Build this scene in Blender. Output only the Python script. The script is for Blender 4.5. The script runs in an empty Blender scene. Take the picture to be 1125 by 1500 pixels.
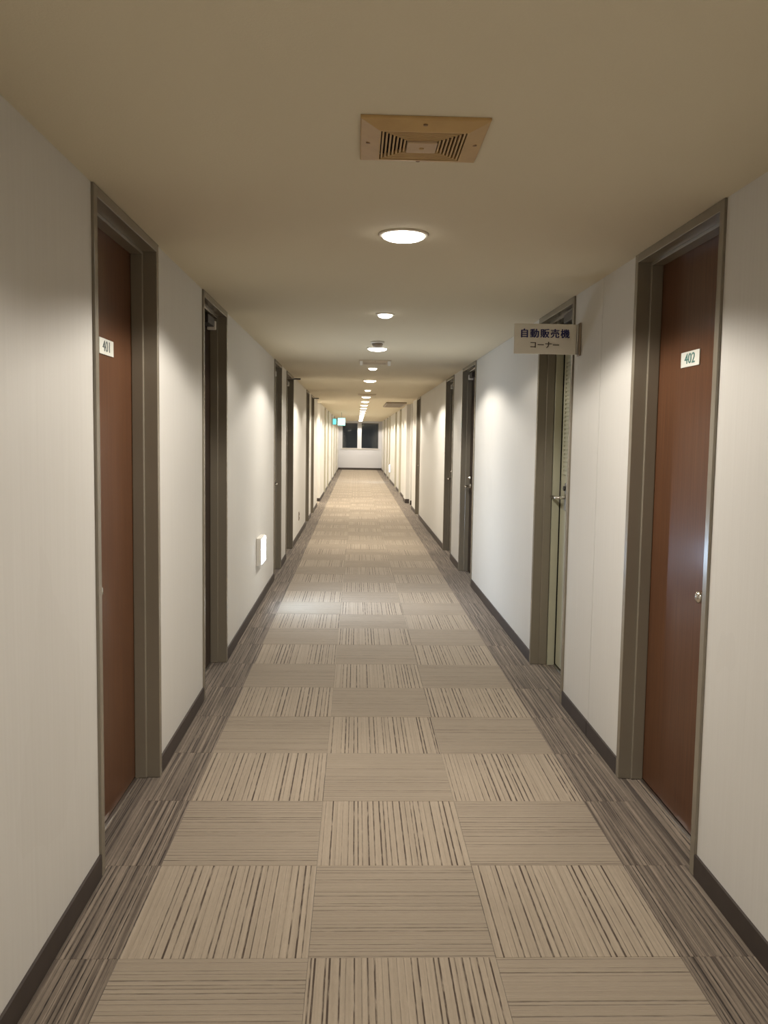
import bpy, bmesh, math, random
from mathutils import Vector, Matrix

S = bpy.context.scene
COL = S.collection
random.seed(7)

# ------------------------------------------------------------------ camera
F_PX, CAM_H = 1266.3, 1.378
PITCH, YAW, ROLL = math.radians(4.857), math.radians(1.8827), math.radians(0.878)
def ray(px, py):
    X, Y = px-562.5, py-750
    c, s = math.cos(ROLL), math.sin(ROLL)
    u, v = c*X+s*Y, -s*X+c*Y
    x, y, z = u/F_PX, 1.0, -v/F_PX
    c, s = math.cos(PITCH), math.sin(PITCH); y, z = c*y+s*z, -s*y+c*z
    c, s = math.cos(YAW), math.sin(YAW); x, y = c*x+s*y, -s*x+c*y
    return Vector((x, y, z))
fw = ray(562.5, 750)
rt = (ray(563.5, 750)-fw).normalized()
up = (fw-ray(562.5, 751)).normalized()
cd = bpy.data.cameras.new('camera')
cam = bpy.data.objects.new('camera', cd); COL.objects.link(cam)
M = Matrix((rt, up, -fw.normalized())).transposed().to_4x4()
M.translation = (0, 0, CAM_H)
cam.matrix_world = M
cd.sensor_fit = 'VERTICAL'; cd.sensor_height = 36; cd.lens = F_PX/1500*36
cd.clip_start = .02; cd.clip_end = 200
S.camera = cam

# ------------------------------------------------------------------ world, exposure
w = bpy.data.worlds.new('world'); S.world = w; w.use_nodes = True
w.node_tree.nodes['Background'].inputs[0].default_value = (.58, .64, .68, 1)
w.node_tree.nodes['Background'].inputs[1].default_value = .022
S.view_settings.view_transform = 'Standard'; S.view_settings.look = 'None'
S.view_settings.exposure = 1.25; S.view_settings.gamma = 1
S.view_settings.use_curve_mapping = False

# lamp power (W) and colours along the corridor
SPOT_W = 50.0
NARROW_W = 10.0
COL_NEAR = (1.0, .935, .85)
COL_FAR = (1.0, .915, .79)

# ------------------------------------------------------------------ dimensions
A, B, H = .785, 1.100, 2.112        # left wall at x=-A, right wall at x=B, ceiling height
Y0, Y1 = -3.6, 37.8
TX, TY = -.111, 2.692               # a corner of the carpet-tile grid
REC = .09                           # depth of a door recess
DEEP = .14

def lin(r, g, b):
    f = lambda c: (c/255/12.92) if c/255 <= .04045 else ((c/255+.055)/1.055)**2.4
    return (f(r), f(g), f(b), 1)

# ------------------------------------------------------------------ materials
def mat(name, col, rough=.6, metal=0, spec=.5, coat=0, coat_rough=.1):
    m = bpy.data.materials.new(name); m.use_nodes = True
    b = m.node_tree.nodes['Principled BSDF']
    b.inputs['Base Color'].default_value = (*col[:3], 1)
    b.inputs['Roughness'].default_value = rough
    b.inputs['Metallic'].default_value = metal
    b.inputs['Specular IOR Level'].default_value = spec
    b.inputs['Coat Weight'].default_value = coat
    b.inputs['Coat Roughness'].default_value = coat_rough
    return m
def nd(m, t, **kw):
    n = m.node_tree.nodes.new(t)
    for k, v in kw.items(): setattr(n, k, v)
    return n
def ln(m, a, b): m.node_tree.links.new(a, b)
def mth(m, op, a, b=None, c=None, clamp=False):
    n = nd(m, 'ShaderNodeMath', operation=op); n.use_clamp = clamp
    for i, v in enumerate((a, b, c)):
        if v is None: continue
        if isinstance(v, (int, float)): n.inputs[i].default_value = v
        else: ln(m, v, n.inputs[i])
    return n.outputs[0]
def mixc(m, fac, a, b, mode='MIX'):
    n = nd(m, 'ShaderNodeMix', data_type='RGBA', blend_type=mode)
    if isinstance(fac, (int, float)): n.inputs[0].default_value = fac
    else: ln(m, fac, n.inputs[0])
    for i, v in ((6, a), (7, b)):
        if isinstance(v, tuple): n.inputs[i].default_value = (*v[:3], 1)
        else: ln(m, v, n.inputs[i])
    return n.outputs[2]
def noise(m, vec, scale, detail=3, rough=.5):
    n = nd(m, 'ShaderNodeTexNoise'); n.inputs['Scale'].default_value = scale
    n.inputs['Detail'].default_value = detail; n.inputs['Roughness'].default_value = rough
    ln(m, vec, n.inputs['Vector']); return n.outputs[0]
def vmap(m, src, scale=(1, 1, 1)):
    n = nd(m, 'ShaderNodeMapping'); n.inputs['Scale'].default_value = scale
    ln(m, src, n.inputs[0]); return n.outputs[0]
def bump(m, h, strength=.2, dist=.002):
    n = nd(m, 'ShaderNodeBump'); n.inputs['Strength'].default_value = strength
    n.inputs['Distance'].default_value = dist
    ln(m, h, n.inputs['Height'])
    ln(m, n.outputs[0], m.node_tree.nodes['Principled BSDF'].inputs['Normal'])
def emis(name, col, st):
    m = mat(name, col); b = m.node_tree.nodes['Principled BSDF']
    b.inputs['Emission Color'].default_value = (*col[:3], 1)
    b.inputs['Emission Strength'].default_value = st
    return m
def pos(m): return nd(m, 'ShaderNodeTexCoord').outputs['Object']
def P(m): return m.node_tree.nodes['Principled BSDF']

def wallpaper(name, col, dark):
    m = mat(name, col, .62, spec=.35)
    p = nd(m, 'ShaderNodeNewGeometry').outputs['Position']
    n1 = noise(m, vmap(m, p, (90, 90, 2.5)), 1, 3)
    n2 = noise(m, vmap(m, p, (1.2, 1.2, .8)), 1, 4)
    n3 = noise(m, vmap(m, p, (400, 400, 60)), 1, 2)
    c = mixc(m, mth(m, 'MULTIPLY', n1, .24), col, dark)
    c = mixc(m, mth(m, 'MULTIPLY', mth(m, 'GREATER_THAN', n2, .68), .06), c, dark)
    ln(m, c, P(m).inputs['Base Color'])
    bump(m, mth(m, 'ADD', n1, mth(m, 'MULTIPLY', n3, .5)), .12, .002)
    return m
M_WALL = wallpaper('wallpaper', (.655, .64, .60), (.45, .42, .37))
M_ENDWALL = wallpaper('end_wallpaper', (.66, .67, .70), (.6, .56, .6))
def ceilmat():
    m = mat('ceiling_paper', (.70, .635, .48), .85, spec=.2)
    p = nd(m, 'ShaderNodeNewGeometry').outputs['Position']
    n = noise(m, p, 160, 4, .6); n2 = noise(m, p, 1.1, 3)
    c = mixc(m, mth(m, 'MULTIPLY', n, .18), (.70, .635, .48), (.55, .47, .35))
    c = mixc(m, mth(m, 'MULTIPLY', n2, .15), c, (.6, .53, .42))
    ln(m, c, P(m).inputs['Base Color']); bump(m, n, .25, .003)
    return m
M_CEIL = ceilmat()
def basemat():
    m = mat('baseboard_vinyl', (.045, .034, .028), .5)
    n = noise(m, pos(m), 20, 3)
    ln(m, mixc(m, n, (.035, .026, .022), (.06, .046, .038)), P(m).inputs['Base Color'])
    return m
M_BASE = basemat()
def framemat(name, col, rough=.24):
    m = mat(name, col, rough, metal=.0, spec=.8)
    n = noise(m, vmap(m, pos(m), (6, 6, 2)), 1, 4)
    n2 = noise(m, pos(m), 300, 2)
    d = tuple(c*.72 for c in col[:3])
    ln(m, mixc(m, mth(m, 'MULTIPLY', n, .6), col, d), P(m).inputs['Base Color'])
    bump(m, n2, .05, .001)
    return m
M_FRAME = framemat('painted_steel_frame', (.235, .205, .155))
M_FRAMEPALE = framemat('pale_steel_frame', (.55, .52, .42))
def woodmat(name, c1, c2, c3, rough=.36, coat=.22):
    m = mat(name, c1, rough, spec=.08, coat=coat, coat_rough=.12)
    p = pos(m)
    r = nd(m, 'ShaderNodeObjectInfo').outputs['Random']
    cmb = nd(m, 'ShaderNodeCombineXYZ'); ln(m, mth(m, 'MULTIPLY', r, 20), cmb.inputs[1])
    va = nd(m, 'ShaderNodeVectorMath', operation='ADD'); ln(m, p, va.inputs[0]); ln(m, cmb.outputs[0], va.inputs[1])
    q = va.outputs[0]
    n1 = noise(m, vmap(m, q, (12, 45, 1.1)), 1, 6, .62)
    n2 = noise(m, vmap(m, q, (60, 260, 5)), 1, 3, .6)
    n3 = noise(m, vmap(m, q, (1, 3.2, .12)), 1, 2, .4)
    c = mixc(m, n1, c1, c2)
    c = mixc(m, mth(m, 'MULTIPLY', n2, .75), c, c3)
    c = mixc(m, mth(m, 'MULTIPLY', n3, .4), c, c3)
    ln(m, c, P(m).inputs['Base Color'])
    bump(m, n2, .06, .001)
    return m
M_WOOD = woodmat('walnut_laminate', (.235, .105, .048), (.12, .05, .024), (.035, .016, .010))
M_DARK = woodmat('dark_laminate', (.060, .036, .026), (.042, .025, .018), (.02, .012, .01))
M_PALE = framemat('pale_door_paint', (.72, .69, .60), .5)
M_CREAM = framemat('cream_door_paint', (.50, .49, .36), .45)
M_CHROME = mat('satin_chrome', (.75, .73, .68), .18, metal=1)
M_STEEL = mat('brushed_steel', (.5, .48, .44), .35, metal=1)
M_BLACK = mat('black_gap', (.01, .01, .01), .8)
M_CLOSER = mat('closer_bronze', (.05, .043, .042), .4, metal=.4)
M_PLATE = mat('plate_acrylic', (.72, .73, .66), .2)
M_TEAL = mat('teal_ink', (.05, .17, .15), .4)
M_INK = mat('grey_ink', (.07, .09, .09), .4)
M_NAVY = mat('navy_ink', (.010, .012, .10), .5)
M_BROWNINK = mat('brown_ink', (.06, .045, .03), .5)
M_SIGN = mat('sign_plastic', (.70, .665, .58), .4)
M_WHITE = mat('white_plastic', (.75, .72, .66), .45)
M_TRIM = mat('lamp_trim', (.72, .66, .55), .45)
M_LAMP = emis('lamp_lens', (1, .95, .88), 4.5)
M_LAMPW = emis('warm_lamp_lens', (1, .93, .78), 5)
M_GUIDE = emis('guide_light_face', (.80, .92, 1.0), 9)
M_EXIT = emis('exit_sign_face', (.16, .80, .74), 2.2)
M_TEALGLOW = emis('dim_teal_glow', (.12, .60, .62), 1.1)
def ventmat(name='aged_vent_plastic', c1=(.56, .375, .155), c2=(.40, .25, .095)):
    m = mat(name, c1, .5)
    n = noise(m, pos(m), 14, 4)
    ln(m, mixc(m, n, c1, c2), P(m).inputs['Base Color'])
    return m
M_VENT = ventmat()
M_VENTLITE = ventmat('vent_centre_plastic', (.56, .42, .27), (.44, .30, .17))
M_GRILLE = ventmat('ceiling_grille_metal', (.32, .26, .19), (.22, .17, .12))
def glassmat():
    m = mat('window_glass', (.55, .6, .62), .03)
    P(m).inputs['Transmission Weight'].default_value = 1
    return m
M_GLASS = glassmat()
M_WHITEFRAME = mat('window_frame_white', (.62, .63, .65), .4)

def carpet(name, base, dark, light, density, lineamt, lightamt, along='X', fine=.55, spread=2.6):
    """striped needle-felt; stripes run along local Y. object colour R scales how strongly they show"""
    m = mat(name, base, .95, spec=.12)
    sx = nd(m, 'ShaderNodeSeparateXYZ'); ln(m, pos(m), sx.inputs[0])
    oi = nd(m, 'ShaderNodeObjectInfo')
    rnd = mth(m, 'MULTIPLY', oi.outputs['Random'], 57.0)
    sc = nd(m, 'ShaderNodeSeparateColor'); ln(m, oi.outputs['Color'], sc.inputs[0])
    k = sc.outputs[0]
    base0 = base
    x = mth(m, 'ADD', sx.outputs[0], rnd)
    y = sx.outputs[1]
    px_ = mth(m, 'MULTIPLY', x, density)
    cell = mth(m, 'FLOOR', px_); fr = mth(m, 'FRACT', px_)
    wn = nd(m, 'ShaderNodeTexWhiteNoise', noise_dimensions='1D'); ln(m, cell, wn.inputs['W'])
    r1 = wn.outputs['Value']
    wn2 = nd(m, 'ShaderNodeTexWhiteNoise', noise_dimensions='1D'); ln(m, mth(m, 'ADD', cell, 913.3), wn2.inputs['W'])
    r2 = wn2.outputs['Value']
    cen = mth(m, 'ADD', mth(m, 'MULTIPLY', r2, .5), .25)
    dist = mth(m, 'ABSOLUTE', mth(m, 'SUBTRACT', fr, cen))
    wid = mth(m, 'ADD', mth(m, 'MULTIPLY', r1, .12), .05)
    line = mth(m, 'DIVIDE', mth(m, 'SUBTRACT', wid, dist), .05, clamp=True)
    cmb = nd(m, 'ShaderNodeCombineXYZ'); ln(m, mth(m, 'MULTIPLY', x, 130), cmb.inputs[0]); ln(m, mth(m, 'MULTIPLY', y, 12), cmb.inputs[1])
    brk = noise(m, cmb.outputs[0], 1, 3, .6)
    brk = mth(m, 'MULTIPLY', mth(m, 'SUBTRACT', brk, .28), 3.2, clamp=True)
    line = mth(m, 'MULTIPLY', mth(m, 'MULTIPLY', line, mth(m, 'ADD', mth(m, 'MULTIPLY', r1, .7), .3)), brk)
    line = mth(m, 'MULTIPLY', mth(m, 'MULTIPLY', line, lineamt), k, clamp=True)
    # broad tone per stripe + yarn
    cmb2 = nd(m, 'ShaderNodeCombineXYZ'); ln(m, mth(m, 'MULTIPLY', x, 75), cmb2.inputs[0]); ln(m, mth(m, 'MULTIPLY', y, .8), cmb2.inputs[1])
    broad = noise(m, cmb2.outputs[0], 1, 3, .6)
    cmb3 = nd(m, 'ShaderNodeCombineXYZ'); ln(m, mth(m, 'MULTIPLY', x, 190), cmb3.inputs[0]); ln(m, mth(m, 'MULTIPLY', y, 34), cmb3.inputs[1])
    yarn = noise(m, cmb3.outputs[0], 1, 3, .7)
    c = mixc(m, mth(m, 'MULTIPLY', mth(m, 'SUBTRACT', mth(m, 'MULTIPLY', broad, spread), spread*.36), lightamt, clamp=True), base, light)
    c = mixc(m, mth(m, 'MULTIPLY', yarn, fine), c, tuple(v*.62 for v in base[:3]))
    c = mixc(m, line, c, dark)
    n4 = noise(m, nd(m, 'ShaderNodeNewGeometry').outputs['Position'], 2.3, 4, .6)
    c = mixc(m, mth(m, 'MULTIPLY', mth(m, 'SUBTRACT', n4, .42), .8, clamp=True), c, tuple(v*.6 for v in base[:3]))
    c = mixc(m, mth(m, 'SUBTRACT', 1.0, k), c, tuple(v*.62 for v in base[:3]))  if name.startswith('carpet_tile') else c
    ln(m, c, P(m).inputs['Base Color'])
    hgt = mth(m, 'SUBTRACT', mth(m, 'MULTIPLY', yarn, .6), line)
    bump(m, hgt, .5, .004)
    P(m).inputs['Sheen Weight'].default_value = .15
    return m
M_TILE = carpet('carpet_tile_beige', (.335, .275, .205), (.060, .040, .028), (.45, .375, .285), 52, 1.45, 1.0)
M_BORDER = carpet('carpet_border_brown', (.080, .060, .045), (.024, .017, .012), (.40, .325, .25), 70, 1.3, .72, spread=4.4)

# ------------------------------------------------------------------ mesh helpers
class MB:
    def __init__(s): s.bm = bmesh.new()
    def box(s, x0, x1, y0, y1, z0, z1, bev=0):
        xs, ys, zs = sorted((x0, x1)), sorted((y0, y1)), sorted((z0, z1))
        r = bmesh.ops.create_cube(s.bm, size=1)
        for v in r['verts']:
            v.co = Vector((xs[0] if v.co.x < 0 else xs[1], ys[0] if v.co.y < 0 else ys[1], zs[0] if v.co.z < 0 else zs[1]))
        if bev:
            es = list({e for v in r['verts'] for e in v.link_edges})
            bmesh.ops.bevel(s.bm, geom=es, offset=bev, segments=2, affect='EDGES', profile=.5)
        return s
    def sbox(s, side, u0, u1, y0, y1, z0, z1, bev=0):
        f = (lambda u: -A-u) if side == 'L' else (lambda u: B+u)
        return s.box(f(u0), f(u1), y0, y1, z0, z1, bev)
    def lathe(s, c, axis, prof, seg=20):
        """prof = [(radius, distance along axis)]"""
        axis = Vector(axis).normalized(); c = Vector(c)
        t = axis.orthogonal().normalized(); t2 = axis.cross(t)
        rings = []
        for r, h in prof:
            rings.append([s.bm.verts.new(c+axis*h+(t*math.cos(2*math.pi*i/seg)+t2*math.sin(2*math.pi*i/seg))*max(r, 1e-4)) for i in range(seg)])
        for a, b in zip(rings, rings[1:]):
            for i in range(seg):
                j = (i+1) % seg
                s.bm.faces.new((a[i], a[j], b[j], b[i]))
        s.bm.faces.new(rings[0][::-1]); s.bm.faces.new(rings[-1])
        return s
    def tube(s, pts, r, seg=10):
        pts = [Vector(p) for p in pts]
        rings = []
        for k, p in enumerate(pts):
            d = (pts[min(k+1, len(pts)-1)]-pts[max(k-1, 0)]).normalized()
            ref = Vector((0, 0, 1)) if abs(d.z) < .9 else Vector((1, 0, 0))
            t = d.cross(ref).normalized(); t2 = d.cross(t)
            rings.append([s.bm.verts.new(p+(t*math.cos(2*math.pi*i/seg)+t2*math.sin(2*math.pi*i/seg))*r) for i in range(seg)])
        for a, b in zip(rings, rings[1:]):
            for i in range(seg):
                j = (i+1) % seg
                s.bm.faces.new((a[i], a[j], b[j], b[i]))
        s.bm.faces.new(rings[0][::-1]); s.bm.faces.new(rings[-1])
        return s
    def build(s, name, m, parent=None, loc=(0, 0, 0), smooth=False):
        o0 = WL.get(parent.name, Vector((0, 0, 0))) if parent else Vector(loc)
        bmesh.ops.recalc_face_normals(s.bm, faces=s.bm.faces)
        for v in s.bm.verts: v.co -= o0
        me = bpy.data.meshes.new(name); s.bm.to_mesh(me); s.bm.free()
        me.materials.append(m)
        if smooth:
            for p in me.polygons: p.use_smooth = True
        o = bpy.data.objects.new(name, me); COL.objects.link(o)
        if parent: o.parent = parent; WL[o.name] = o0
        else: o.location = o0; WL[o.name] = o0
        return o
WL = {}
def thing(name, loc, label, cat, group=None, kind=None):
    o = bpy.data.objects.new(name, None); COL.objects.link(o)
    o.empty_display_size = .05
    o.location = loc; WL[o.name] = Vector(loc)
    return tag(o, label, cat, group, kind)
def tag(o, label, cat, group=None, kind=None):
    if label: o['label'] = label
    if cat: o['category'] = cat
    if group: o['group'] = group
    if kind: o['kind'] = kind
    return o
def text(body, size, origin, xdir, ydir, m, name, parent, bold=0, depth=.0008, sx=1, center=True, space=1.0, shear=0):
    cu = bpy.data.curves.new(name, 'FONT'); cu.body = body; cu.size = size
    cu.extrude = depth; cu.space_character = space; cu.shear = shear
    cu.align_x = 'CENTER' if center else 'LEFT'; cu.align_y = 'CENTER'; cu.resolution_u = 3
    t = bpy.data.objects.new(name+'_curve', cu); COL.objects.link(t)
    bpy.context.view_layer.update()
    dg = bpy.context.evaluated_depsgraph_get()
    me = bpy.data.meshes.new_from_object(t.evaluated_get(dg))
    COL.objects.unlink(t); bpy.data.objects.remove(t); bpy.data.curves.remove(cu)
    X = Vector(xdir); Yd = Vector(ydir); Zd = X.cross(Yd)
    o0 = WL[parent.name] if parent else Vector()
    src = [(v.co.copy()) for v in me.vertices]; fc = [tuple(p.vertices) for p in me.polygons]
    shifts = [(0, 0)] if not bold else [(0, 0), (bold, 0), (-bold, 0), (0, bold*.5), (0, -bold*.5)]
    vs, fs = [], []
    for q, (dx, dy) in enumerate(shifts):
        n0 = len(vs)
        vs += [Vector(origin)+X*(c.x+dx)*sx+Yd*(c.y+dy)+Zd*(c.z+q*.00004)-o0 for c in src]
        fs += [tuple(i+n0 for i in f) for f in fc]
    me = bpy.data.meshes.new(name); me.from_pydata(vs, [], fs)
    me.materials.clear(); me.materials.append(m); me.name = name
    o = bpy.data.objects.new(name, me); COL.objects.link(o); o.parent = parent; WL[o.name] = o0
    return o
def wx(side, u): return -A-u if side == 'L' else B+u

# ------------------------------------------------------------------ openings along each wall
# (y near, y far, style, handle)
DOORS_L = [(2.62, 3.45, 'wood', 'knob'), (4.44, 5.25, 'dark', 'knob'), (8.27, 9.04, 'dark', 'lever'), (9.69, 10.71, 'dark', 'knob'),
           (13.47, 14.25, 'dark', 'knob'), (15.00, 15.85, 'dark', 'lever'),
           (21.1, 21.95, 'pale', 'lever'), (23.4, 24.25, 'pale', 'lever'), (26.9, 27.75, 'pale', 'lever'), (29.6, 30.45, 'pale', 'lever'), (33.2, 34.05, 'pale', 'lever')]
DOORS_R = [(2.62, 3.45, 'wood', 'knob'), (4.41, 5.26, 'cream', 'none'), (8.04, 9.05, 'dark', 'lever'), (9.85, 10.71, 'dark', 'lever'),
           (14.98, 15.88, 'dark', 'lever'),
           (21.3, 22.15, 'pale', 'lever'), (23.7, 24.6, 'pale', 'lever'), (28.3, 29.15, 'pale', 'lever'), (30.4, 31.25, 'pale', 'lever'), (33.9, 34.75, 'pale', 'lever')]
PASS_L = (17.39, 18.70)     # open side passage
PASS_R = (17.00, 18.52)     # shallow alcove
TH = .16
def segments(doors, gap, extra=()):
    cuts = sorted([(d[0], d[1]) for d in doors]+[gap])
    out = []; y = Y0
    for a, b in cuts:
        out.append((y, a)); y = b
    out.append((y, Y1))
    for e in extra:
        o2 = []
        for a, b in out:
            if a < e < b: o2 += [(a, e-.0022), (e+.0022, b)]
            else: o2.append((a, b))
        out = o2
    return out
SEG_L = segments(DOORS_L, PASS_L)
SEG_R = segments(DOORS_R, PASS_R, (3.92,))

# ------------------------------------------------------------------ structure
def struct(o, label, cat): return tag(o, label, cat, None, 'structure')
w_ = MB()
for a, b in SEG_L: w_.sbox('L', 0, TH, a, b, 0, H)
w_.sbox('L', 1.25, 1.31, PASS_L[0]-.06, PASS_L[1]+.06, 0, H)       # back of the side passage
w_.sbox('L', TH, 1.25, PASS_L[0]-.06, PASS_L[0], 0, H); w_.sbox('L', TH, 1.25, PASS_L[1], PASS_L[1]+.06, 0, H)
struct(w_.build('wall_left', M_WALL), 'cream papered corridor wall on the left', 'wall')
w_ = MB()
for a, b in SEG_R: w_.sbox('R', 0, TH, a, b, 0, H)
w_.sbox('R', .14, TH+.04, PASS_R[0], PASS_R[1], 0, H)
w_.sbox('R', .03, .14, 18.08, 18.22, 0, H)
w_.sbox('R', -.035, .0, 18.52, 19.35, 0, H)
struct(w_.build('wall_right', M_WALL), 'cream papered corridor wall on the right', 'wall')
struct(MB().sbox('R', .004, .03, 3.9178, 3.9222, 0, H).build('trim_1', mat('seam_shadow_gap', (.16, .14, .12), .7)), 'thin vertical panel joint in the right wall between the two nearest doors', 'trim')
# far wall with its window opening
WX0, WX1, WZ0, WZ1 = -.62, .95, .93, 2.03
w_ = MB()
w_.box(-A-TH, B+TH, Y1, Y1+.15, 0, WZ0); w_.box(-A-TH, B+TH, Y1, Y1+.15, WZ1, H)
w_.box(-A-TH, WX0, Y1, Y1+.15, WZ0, WZ1); w_.box(WX1, B+TH, Y1, Y1+.15, WZ0, WZ1)
struct(w_.build('wall_far', M_ENDWALL), 'pale end wall under the dark window', 'wall')
struct(MB().box(-A-TH, B+TH, Y0-.15, Y0, 0, H).build('wall_near', M_WALL), 'cream wall closing the corridor behind the viewer', 'wall')
struct(MB().box(-A-1.35, B+.4, Y0-.15, Y1+.15, H, H+.12).build('ceiling', M_CEIL), 'beige papered corridor ceiling', 'ceiling')

# baseboards
def baseboard(side, segs, name, lab):
    m = MB()
    for a, b in segs:
        if b-a < .05: continue
        m.sbox(side, -.008, 0, a+.0005, b-.0005, 0, .072)
    if side == 'L':
        m.sbox('L', 0.0, 1.25, PASS_L[1]-.008, PASS_L[1], 0, .072); m.sbox('L', 1.242, 1.25, *PASS_L, 0, .072)
    else:
        m.sbox('R', -.043, .14, 18.512, 18.52, 0, .09); m.sbox('R', -.043, -.035, 18.512, 19.35, 0, .072); m.sbox('R', .03, .14, 18.072, 18.08, 0, .09)
        m.sbox('R', .132, .14, PASS_R[0], 18.07, 0, .072)
    struct(m.build(name, M_BASE), lab, 'baseboard')
baseboard('L', SEG_L, 'baseboard_left', 'dark brown baseboard along the left wall')
baseboard('R', SEG_R, 'baseboard_right', 'dark brown baseboard along the right wall')
struct(MB().box(-A, B, Y1-.008, Y1, 0, .085).build('baseboard_far', M_BASE), 'dark baseboard under the far window wall', 'baseboard')

# floor base and the carpet tiles on it
fl = MB().box(-A-1.35, B+.4, Y0-.15, Y1+.15, -.1, -.006).build('floor', M_BORDER)
struct(fl, 'corridor floor of beige striped carpet tiles with brown borders', 'floor')
WL[fl.name] = Vector((0, 0, 0))
def tile_mesh(name, w, l, m):
    mb = MB().box(-w/2, w/2, -l/2, l/2, -.0058, 0)
    es = [e for e in mb.bm.edges if all(v.co.z > -.001 for v in e.verts)]
    bmesh.ops.bevel(mb.bm, geom=es, offset=.0006, segments=1, affect='EDGES')
    bmesh.ops.recalc_face_normals(mb.bm, faces=mb.bm.faces)
    me = bpy.data.meshes.new(name); mb.bm.to_mesh(me); mb.bm.free(); me.materials.append(m); return me
G = .0006
ME_T = tile_mesh('carpet_tile', .5-G, .5-G, M_TILE)
LB0, LB1 = -A, TX-.5
RB0, RB1 = TX+1.0, B
ME_LB = tile_mesh('border_tile', LB1-LB0-G, .5-G, M_BORDER)
ME_RB = tile_mesh('border_tile', RB1-RB0-G, .5-G, M_BORDER)
def put(me, name, x, y, rz=0, k=1.0, z=0):
    o = bpy.data.objects.new(name, me); COL.objects.link(o); o.parent = fl
    o.location = (x, y, z); o.rotation_euler[2] = rz; o.color = (k, k, k, 1); return o
rr = random.Random(3)
JN, JF = -3, 34
for j in range(JN, JF):
    yc = TY+.5*j+.25
    for c in (-1, 0, 1):
        vert = (c+j) % 2 == 0
        put(ME_T, 'carpet_tile', TX+.5*c+.25, yc, 0 if vert else math.pi/2*rr.choice((1, -1)), 1.0 if vert else .66, rr.uniform(-.0006, .0006))
    put(ME_LB, 'border_tile', (LB0+LB1)/2, yc); put(ME_RB, 'border_tile', (RB0+RB1)/2, yc)
# the rest of the carpet, too far away or behind the viewer: joined pieces
def rest(j0, j1, name):
    t1, t2, bd = MB(), MB(), MB()
    for j in range(j0, j1):
        a = max(TY+.5*j, Y0); b = min(a+.5, Y1) if TY+.5*j >= Y0 else TY+.5*j+.5
        if b <= a: continue
        for c in (-1, 0, 1):
            (t1 if (c+j) % 2 == 0 else t2).box(TX+.5*c+G/2, TX+.5*c+.5-G/2, a+G/2, b-G/2, -.0058, 0)
        bd.box(LB0+G, LB1-G/2, a+G/2, b-G/2, -.0058, 0); bd.box(RB0+G/2, RB1-G, a+G/2, b-G/2, -.0058, 0)
    tag(t1.build(name, M_TILE, fl), None, None, kind='stuff')
    o = t2.build(name+'_cross', M_TILE, fl); tag(o, None, None, kind='stuff')
    for v in o.data.vertices: v.co = Vector((v.co.y, -v.co.x, v.co.z))
    o.rotation_euler[2] = math.pi/2; o.color = (.66, .66, .66, 1)
    tag(bd.build(name+'_border', M_BORDER, fl), None, None, kind='stuff')
rest(-13, JN, 'near_carpet'); rest(JF, 71, 'distant_carpet')
# carpet running into the door recesses
for side, ds in (('L', DOORS_L), ('R', DOORS_R)):
    for d in ds:
        dep = DEEP if d[2] == 'cream' else REC
        MB().sbox(side, .001, dep+.0005, d[0]+.034, d[1]-.034, -.0058, -.0006).build('recess_carpet', M_BORDER, fl)
t = MB().sbox('L', .001, 1.24, PASS_L[0]+.001, PASS_L[1]-.01, -.0058, 0).build('passage_carpet', M_TILE, fl)

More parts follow.
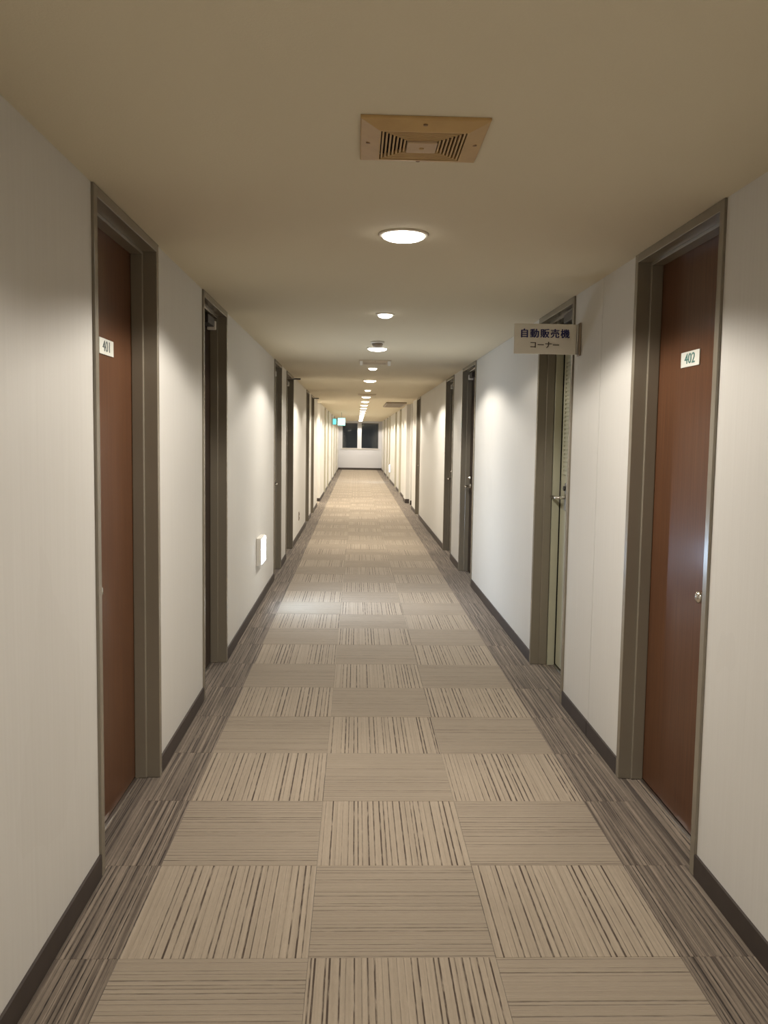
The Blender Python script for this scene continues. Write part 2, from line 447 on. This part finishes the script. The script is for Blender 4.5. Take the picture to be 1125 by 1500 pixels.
# ------------------------------------------------------------------ doors
def make_door(n, side, d, label, closer=None, number=None):
    y0, y1, style, handle = d
    dep = DEEP if style == 'cream' else REC
    fm = M_FRAMEPALE if style == 'pale' else M_FRAME
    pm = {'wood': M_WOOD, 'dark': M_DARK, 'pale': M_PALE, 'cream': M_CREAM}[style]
    t = thing('door_%d' % n, (wx(side, 0), (y0+y1)/2, 0), label, 'door', None, 'structure')
    J = .034
    # frame: two jambs and a header, each stepped around a door stop
    for a, b, s in ((y0, y0+J, 1), (y1-J, y1, -1)):
        m = MB().sbox(side, -.009, REC+.05, a+.0004, b-.0004, 0, H-.0008, .002)
        st = (b-.001, b+.011) if s == 1 else (a-.011, a+.001)
        m.sbox(side, .042, REC, st[0], st[1], 0, H-.034, .0042)
        m.build('jamb', fm, t)
    m = MB().sbox(side, -.009, REC+.05, y0+J, y1-J, H-.034, H-.0008, .002)
    m.sbox(side, .042, REC, y0+J+.011, y1-J-.011, H-.046, H-.033, .0022)
    m.build('header', fm, t)
    zt = H-.036
    if style == 'cream':
        # thin cream lining, a dark gap, then the set-back leaf with a louvre grille
        MB().sbox(side, REC+.003, DEEP-.004, y1-J-.02, y1-J-.0005, 0, zt-.01, .001).build('lining', M_CREAM, t)
        MB().sbox(side, REC+.003, DEEP-.004, y0+J+.0005, y0+J+.02, 0, zt-.01, .001).build('lining', M_CREAM, t)
        MB().sbox(side, DEEP+.034, DEEP+.05, y0, y1, 0, H-.001).sbox(side, REC+.05, DEEP+.04, y0, y0+.02, 0, H-.001).sbox(side, REC+.05, DEEP+.04, y1-.02, y1, 0, H-.001).build('backing', M_BLACK, t)
        leaf = MB().sbox(side, DEEP, DEEP+.032, y0+J+.035, y1-J-.032, .012, zt-.16, .002).build('door_leaf', pm, t)
        MB().sbox(side, DEEP-.02, DEEP+.03, y0+J, y1-J, zt-.155, zt, .002).build('transom', M_CLOSER, t)
        g = MB().sbox(side, DEEP-.006, DEEP, y0+.16, y1-.13, 1.18, 1.20, .001).sbox(side, DEEP-.006, DEEP, y0+.16, y1-.13, 1.84, 1.86, .001)
        g.sbox(side, DEEP-.006, DEEP, y0+.14, y0+.16, 1.18, 1.86, .001).sbox(side, DEEP-.006, DEEP, y1-.13, y1-.11, 1.18, 1.86, .001)
        gr = g.build('louvre_frame', M_CREAM, leaf)
        for i in range(26):
            z = 1.208+i*.0245
            MB().sbox(side, DEEP-.005, DEEP, y0+.161, y1-.131, z, z+.014, .001).build('slat', M_CREAM, leaf)
        # lever handle reaching across the gap
        f = -1 if side == 'R' else 1
        yb = y1-.20
        hp = MB().sbox(side, DEEP-.006, DEEP, yb-.022, yb+.022, .97, 1.13, .002).build('lock_plate', M_STEEL, leaf)
        MB().tube([(wx(side, DEEP-.004), yb, 1.045), (wx(side, DEEP-.05), yb, 1.045), (wx(side, DEEP-.056), yb+.012, 1.045), (wx(side, DEEP-.056), yb+.135, 1.043)], .0095).build('lever', M_CHROME, leaf, smooth=True)
        MB().lathe((wx(side, DEEP-.004), yb, 1.10), (f, 0, 0), [(.014, 0), (.014, .012), (.008, .014)]).build('lock_cylinder', M_CLOSER, leaf, smooth=True)
        MB().sbox(side, DEEP-.006, REC+.052, y1-J-.035, y1-J-.0205, 1.0, 1.14, .001).build('strike_plate', M_CLOSER, t)
        # overhead closer: body and two long arms
        c = MB().sbox(side, .02, .075, y0+.10, y0+.34, zt-.06, zt-.012, .004).build('door_closer', M_CLOSER, t)
        MB().tube([(wx(side, .045), y0+.3, zt-.066), (wx(side, .03), y0+.56, zt-.085), (wx(side, .1), y1-.09, zt-.03)], .009, 8).build('closer_arm', M_FRAME, t)
        MB().tube([(wx(side, .05), y0+.12, zt-.09), (wx(side, .09), y0+.5, zt-.125)], .008, 8).build('closer_arm', M_STEEL, t)
        MB().sbox(side, dep-.012, dep, y0+J+.02, y1-J-.02, -.001, .005, .001).build('threshold', M_STEEL, t)
        return t
    leaf = MB().sbox(side, REC, REC+.038, y0+J+.0015, y1-J-.0015, .006, zt, .002).build('door_leaf', pm, t)
    MB().sbox(side, REC-.014, REC-.001, y0+J+.012, y1-J-.012, -.0006, .004, .001).build('threshold', M_STEEL, t)
    f = 1 if side == 'L' else -1           # towards the corridor
    yk = y0+J+.155 if style == 'wood' else y0+J+.20
    if handle == 'knob':
        MB().lathe((wx(side, REC), yk, .868), (f, 0, 0), [(.024, 0), (.024, .004), (.010, .008), (.009, .022), (.015, .027), (.020, .034), (.0215, .042), (.019, .050), (.010, .055), (.002, .056)], 24).build('knob', M_CHROME, leaf, smooth=True)
        MB().lathe((wx(side, REC), yk, .932), (f, 0, 0), [(.012, 0), (.012, .012), (.009, .016), (.003, .017)], 18).build('lock_cylinder', M_CHROME, leaf, smooth=True)
    elif handle == 'lever':
        yk = y1-J-.085
        MB().lathe((wx(side, REC), yk, .90), (f, 0, 0), [(.028, 0), (.028, .006), (.012, .010), (.010, .02)], 18).build('rosette', M_CHROME, leaf, smooth=True)
        MB().tube([(wx(side, REC-.01), yk, .90), (wx(side, REC-.055), yk, .90), (wx(side, REC-.062), yk-.01, .90), (wx(side, REC-.062), yk-.12, .895)], .0095).build('lever', M_CHROME, leaf, smooth=True)
        MB().lathe((wx(side, REC), yk, .985), (f, 0, 0), [(.020, 0), (.020, .012), (.008, .02), (.006, .03)], 18).build('lock_cylinder', M_CHROME, leaf, smooth=True)
    if style in ('wood', 'dark'):
        yc = (3.085 if side == 'R' else 3.065) if style == 'wood' else (y0+y1)/2+.06
        pl = MB().sbox(side, REC-.005, REC-.0003, yc-.085, yc+.085, 1.651, 1.706, .0012).build('number_plate', M_PLATE, leaf)
        tag(pl, 'white number plate', None)
        if number:
            xd = (0, 1, 0) if side == 'L' else (0, -1, 0)
            text(number, .052, (wx(side, REC-.0053), yc, 1.6785), xd, (0, 0, 1), M_TEAL if side == 'R' else M_INK, 'plate_number', leaf, bold=.0008, sx=1.25, depth=.0004)
    if closer:
        # surface closer under the header
        MB().sbox(side, REC-.045, REC-.001, y1-.36, y1-.15, zt-.07, zt-.022, .004).build('closer_body', M_CLOSER, t)
        MB().sbox(side, REC-.052, REC-.002, y1-.149, y1-.125, zt-.085, zt-.035, .004).build('closer_cap', M_WHITE, t)
        if closer == 'arm':
            MB().sbox(side, -.095, .07, y1-.058, y1-.036, H-.036, H-.018, .002).build('closer_arm', M_CLOSER, t)
    return t

lab_L = ['brown wooden room door with number plate 401, nearest door on the left wall',
         'dark door in a grey frame, second door on the left wall',
         'dark door just past the low emergency light, third on the left wall',
         'dark door with a bracket at its top corner, fourth on the left wall',
         'narrow-looking dark door, fifth on the left wall, beyond the wall outlet',
         'dark door just before the bright side passage on the left',
         'pale door first past the bright side passage on the left wall',
         'pale door second past the side passage on the left wall',
         'pale door third past the side passage, beside the dim teal strips on the wall',
         'pale door fourth past the side passage on the left wall',
         'pale door nearest the far window on the left wall']
lab_R = ['brown wooden room door with number plate 402, nearest door on the right wall',
         'cream louvred door standing behind the hanging vending corner sign',
         'dark door with a chrome lever, third on the right wall',
         'dark door with a chrome lever, fourth on the right wall',
         'dark door just before the shallow alcove on the right wall',
         'pale door first past the shallow alcove on the right wall',
         'pale door second past the alcove on the right wall',
         'pale door just past the low lit panel on the far right wall',
         'pale door second from the far window on the right wall',
         'pale door nearest the far window on the right wall']
n = 0
for i, d in enumerate(DOORS_L):
    n += 1
    make_door(n, 'L', d, lab_L[i], {1: 'body', 2: 'body', 3: 'arm', 5: 'arm'}.get(i), '401' if i == 0 else None)
for i, d in enumerate(DOORS_R):
    n += 1
    make_door(n, 'R', d, lab_R[i], {2: 'body', 3: 'body'}.get(i), '402' if i == 0 else None)

# ------------------------------------------------------------------ far window
t = thing('window_1', ((WX0+WX1)/2, Y1, WZ0), 'dark night window with two panes on the far end wall', 'window', None, 'structure')
yf0, yf1 = Y1+.03, Y1+.09
m = MB().box(WX0, WX1, yf0, yf1, WZ0, WZ0+.03, .003).box(WX0, WX1, yf0, yf1, WZ1-.04, WZ1, .003)
m.box(WX0, WX0+.03, yf0, yf1, WZ0+.03, WZ1-.04, .003).box(WX1-.03, WX1, yf0, yf1, WZ0+.03, WZ1-.04, .003)
m.build('window_frame', mat('window_frame_dark', (.12, .12, .12), .4), t)
MB().box(.035, .215, Y1-.02, yf1, WZ0, WZ1, .004).build('mullion', M_WHITEFRAME, t)
MB().box(WX0+.031, .034, Y1+.055, Y1+.061, WZ0+.031, WZ1-.041).build('pane', M_GLASS, t)
MB().box(.216, WX1-.031, Y1+.055, Y1+.061, WZ0+.031, WZ1-.041).build('pane', M_GLASS, t)
MB().box(WX0-.03, WX1+.03, Y1-.03, Y1+.029, WZ0-.03, WZ0-.001, .003).build('window_sill', M_WHITE, t)

# ------------------------------------------------------------------ ceiling downlights
LX = .160
YS = [-2.75, -.78, 1.20, 3.183, 5.194, 7.144, 9.143, 11.10, 13.30, 15.45, 17.44]
while YS[-1] < 36.2: YS.append(YS[-1]+1.95)
ordw = ['first', 'second', 'third', 'fourth', 'fifth', 'sixth', 'seventh', 'eighth', 'ninth', 'tenth', 'eleventh', 'twelfth', 'thirteenth',
        'fourteenth', 'fifteenth', 'sixteenth', 'seventeenth', 'eighteenth', 'nineteenth', 'twentieth']
for i, y in enumerate(YS):
    big = i % 2 == 1 or y > 17
    r = .077 if big else .043
    far = min(1, max(0, (y-7)/6))
    c = tuple(a*(1-far)+b*far for a, b in zip(COL_NEAR, COL_FAR))
    k = i-3
    if k < 0: lab = ['round ceiling lamp farthest behind the viewer', 'round ceiling lamp just behind the viewer', 'round ceiling lamp above and in front of the viewer, before the vent'][i]
    elif k == 0: lab = 'largest round glowing downlight, directly past the tan exhaust vent'
    else: lab = '%s round glowing downlight counted from the tan exhaust vent' % ordw[k]
    if y == YS[-1]: lab = 'last round glowing downlight, closest to the far window'
    t = thing('downlight', (LX, y, H), lab, 'ceiling light', 'downlights along the corridor ceiling')
    MB().lathe((LX, y, H), (0, 0, -1), [(r+.014, .0), (r+.014, .003), (r+.008, .006), (r, .006)], 32).build('trim_ring', M_TRIM, t, smooth=True)
    MB().lathe((LX, y, H-.0061), (0, 0, -1), [(r, 0), (r*.97, .006), (r*.8, .0125), (r*.45, .0175), (.002, .019)], 32).build('lens', M_LAMP if far < .5 else M_LAMPW, t, smooth=True)
    for nm, pw, ang, bl in (('lamp', SPOT_W, 153, .20), ('lamp', NARROW_W, 110, 1.0)):
        ld = bpy.data.lights.new('downlight_lamp', 'SPOT')
        gain = (1.0 if big else .25)
        if y > 8: gain *= 1+.65*far
        if y > 16: gain *= .80
        if y > 31: gain *= .75
        ld.energy = pw*gain; ld.color = c
        ld.spot_size = math.radians(ang); ld.spot_blend = bl; ld.shadow_soft_size = .05
        lo = bpy.data.objects.new('lamp', ld); COL.objects.link(lo)
        lo.parent = t; lo.location = (0, 0, -.032)
# the lamp in the side passage
t = thing('downlight', (-A-.55, 18.0, H), 'round lamp inside the bright side passage on the left', 'ceiling light')
MB().lathe((-A-.55, 18.0, H), (0, 0, -1), [(.09, .0), (.09, .006), (.075, .006)], 32).build('trim_ring', M_TRIM, t)
MB().lathe((-A-.55, 18.0, H-.0061), (0, 0, -1), [(.075, 0), (.06, .003)], 32).build('lens', M_LAMPW, t)
ld = bpy.data.lights.new('passage_lamp', 'SPOT'); ld.energy = 60; ld.color = COL_FAR; ld.spot_size = 2.8; ld.spot_blend = .3; ld.shadow_soft_size = .06
lo = bpy.data.objects.new('lamp', ld); COL.objects.link(lo); lo.parent = t; lo.location = (0, 0, -.02)

# ------------------------------------------------------------------ exhaust vents (concentric square louvres)
M_SCREW = mat('dull_screw', (.22, .13, .06), .5)
M_BEIGE = ventmat('beige_vent_plastic', (.56, .46, .33), (.46, .37, .25))
def make_vent(x0, x1, y0, y1, label, vm=M_VENT, vc=M_VENTLITE, clips=False):
    cx, cy = (x0+x1)/2, (y0+y1)/2; hw, hl = (x1-x0)/2, (y1-y0)/2
    t = thing('exhaust_vent', (cx, cy, H), label, 'vent', 'exhaust vents on the corridor ceiling')
    def ring(m, o, i, z0, z1, bev=.0012):
        m.box(cx-hw*o, cx+hw*o, cy-hl*o, cy-hl*i, z0, z1, bev); m.box(cx-hw*o, cx+hw*o, cy+hl*i, cy+hl*o, z0, z1, bev)
        m.box(cx-hw*o, cx-hw*i, cy-hl*i, cy+hl*i, z0, z1, bev); m.box(cx+hw*i, cx+hw*o, cy-hl*i, cy+hl*i, z0, z1, bev)
    # sloping rim: low at the ceiling, proud at the louvres
    m = MB(); ZO, ZI = H-.006, H-.020
    loops = []
    for k, z in ((1.0, H-.0006), (1.0, ZO), (.985, ZO-.003), (.70, ZI), (.675, ZI), (.675, ZI+.012)):
        loops.append([m.bm.verts.new((cx+sx*hw*k, cy+sy*hl*k, z)) for sx, sy in ((-1, -1), (1, -1), (1, 1), (-1, 1))])
    for p, q in zip(loops, loops[1:]):
        for e in range(4):
            g = (e+1) % 4; m.bm.faces.new((p[e], p[g], q[g], q[e]))
    m.build('rim', vm, t)
    MB().box(cx-hw*.71, cx+hw*.71, cy-hl*.71, cy+hl*.71, H-.0035, H-.0008).build('cavity', M_BLACK, t)
    N = 7
    for q in range(N):
        o = .655-q*.060; i = o-.031
        m = MB(); ring(m, o, i, ZI+.001, H-.008, .0008)
        m.build('louvre_ring', vm, t)
    o = .655-N*.060+.01
    MB().box(cx-hw*o, cx+hw*o, cy-hl*o, cy+hl*o, ZI-.004, H-.006, .003).build('centre_plate', vc, t)
    MB().lathe((cx, cy, ZI-.0035), (0, 0, -1), [(.006, 0), (.006, .002), (.003, .003)], 12).build('screw', vm, t)
    for sx, sy in ((0, 1), (1, 0), (-1, 0), (0, -1)):
        MB().lathe((cx+sx*hw*.87, cy+sy*hl*.87, H-.0125), (0, 0, -1), [(.0055, 0), (.0055, .0022), (.003, .003)], 12).build('screw', M_SCREW, t)
    if clips:
        for sx in (-1, 1):
            MB().box(cx+sx*hw*.86-.014, cx+sx*hw*.86+.014, cy-hl*.95, cy-hl*.95+.03, H-.052, H-.010, .004).build('clip', M_WHITE, t)
make_vent(0.0, .300, 2.035, 2.335, 'aged tan square exhaust vent nearest the viewer, in front of the largest downlight')
make_vent(0.014, .318, 8.2, 8.52, 'beige exhaust vent with two white clips, between the third and fourth downlights', M_BEIGE, M_BEIGE, True)
make_vent(0.014, .318, 14.45, 14.77, 'small distant exhaust vent between the sixth and seventh downlights', M_BEIGE, M_BEIGE)
# flat return grille at the alcove
t = thing('ceiling_grille', (.79, 18.6, H), 'brown-grey rectangular ceiling grille by the alcove on the right', 'vent')
m = MB().box(.59, 1.0, 17.5, 17.56, H-.03, H-.001, .002).box(.59, 1.0, 19.6, 19.66, H-.03, H-.001, .002)
m.box(.59, .62, 17.56, 19.6, H-.03, H-.001, .002).box(.97, 1.0, 17.56, 19.6, H-.03, H-.001, .002).build('rim', M_GRILLE, t)
for i in range(14):
    MB().box(.621, .969, 17.62+i*.142, 17.70+i*.142, H-.024, H-.004, .001).build('slat', M_GRILLE, t)
MB().box(.60, .99, 17.55, 19.61, H-.003, H-.0006).build('backing', M_BLACK, t)

# smoke detector
t = thing('smoke_detector', (.15, 6.66, H), 'small round grey smoke detector just before the third downlight', 'smoke detector')
MB().lathe((.15, 6.66, H), (0, 0, -1), [(.050, .0005), (.052, .008), (.048, .014)], 28).build('base', M_WHITE, t, smooth=True)
MB().lathe((.15, 6.66, H-.0141), (0, 0, -1), [(.040, 0), (.042, .010), (.034, .022), (.012, .026)], 28).build('sensor_head', M_GRILLE, t, smooth=True)

# ------------------------------------------------------------------ vending corner sign
SY = 4.30
t = thing('hanging_sign', (B, SY, 1.81), 'pale projecting sign with dark blue Japanese lettering on the right wall', 'sign')
pl = MB().box(.770, 1.078, SY-.006, SY+.006, 1.806, 1.953, .002).build('sign_board', M_SIGN, t)
MB().box(1.0785, 1.088, SY-.012, SY+.012, 1.806, 1.953, .002).build('edge_bracket', M_STEEL, t)
MB().box(1.0885, 1.0995, SY-.022, SY+.022, 1.80, 1.96, .003).build('wall_plate', M_GRILLE, t)
text('自動販売機', .046, (.921, SY-.0068, 1.903), (1, 0, 0), (0, 0, 1), M_NAVY, 'lettering', pl, bold=.0014, space=1.2)
text('コーナー', .037, (.921, SY-.0068, 1.848), (1, 0, 0), (0, 0, 1), M_BROWNINK, 'lettering', pl, bold=.0009, space=1.05)

# ------------------------------------------------------------------ emergency guide lights
def guide(side, y0, y1, z0, z1, label, m, pw):
    f = 1 if side == 'L' else -1
    t = thing('emergency_light', (wx(side, 0), (y0+y1)/2, z0), label, 'emergency light')
    MB().sbox(side, -.040, -.0006, y0, y1, z0, z1, .004).build('housing', M_WHITE, t)
    MB().sbox(side, -.046, -.0402, y0+.012, y1-.004, z0+.012, z1-.012, .002).build('light_panel', m, t)
    ld = bpy.data.lights.new('guide_lamp', 'AREA'); ld.shape = 'RECTANGLE'; ld.size = z1-z0-.03; ld.size_y = y1-y0-.03
    ld.energy = pw; ld.color = (.42, .66, 1.0)
    lo = bpy.data.objects.new('lamp', ld); COL.objects.link(lo); lo.parent = t
    lo.location = (f*.05, 0, (z1-z0)/2); lo.rotation_euler = (0, -math.pi/2*f, 0)
guide('L', 6.83, 7.13, .355, .575, 'glowing white emergency guide light low on the left wall', M_GUIDE, 4.5)
guide('R', 27.2, 27.5, .32, .56, 'glowing white panel low on the far right wall', M_GUIDE, 1.0)

# hanging exit sign; farther back, dim teal glowing strips on a dark case
t = thing('exit_sign', (-.44, 25.0, H), 'bright teal exit sign hanging from the ceiling on the left, near the far end', 'sign')
MB().box(-.545, -.335, 24.98, 25.02, 1.735, 1.945, .004).build('sign_case', M_WHITE, t)
MB().box(-.540, -.340, 24.972, 24.9795, 1.74, 1.94, .002).build('sign_face', M_EXIT, t)
MB().box(-.448, -.432, 24.99, 25.01, 1.9452, H-.0005, .001).build('hanger', M_STEEL, t)
t = thing('exit_sign', (-A, 28.2, 1.78), 'smaller dimmer teal glowing strips on the left wall behind the hanging exit sign', 'sign')
MB().sbox('L', -.12, -.0006, 28.2, 28.24, 1.80, 2.0, .004).build('sign_case', M_CLOSER, t)
for q in range(3):
    MB().sbox('L', -.115+q*.038, -.09+q*.038, 28.192, 28.1995, 1.81, 1.99, .001).build('sign_face', M_TEALGLOW, t)

# wall outlet on the left
t = thing('wall_outlet', (-A, 11.9, .27), 'small wall outlet low on the left wall between fourth and fifth doors', 'outlet')
MB().sbox('L', -.008, -.0005, 11.865, 11.935, .235, .355, .002).build('cover_plate', M_GRILLE, t)
MB().sbox('L', -.011, -.0082, 11.885, 11.915, .25, .285, .001).build('socket', M_BLACK, t)
MB().sbox('L', -.011, -.0082, 11.885, 11.915, .305, .34, .001).build('socket', M_BLACK, t)
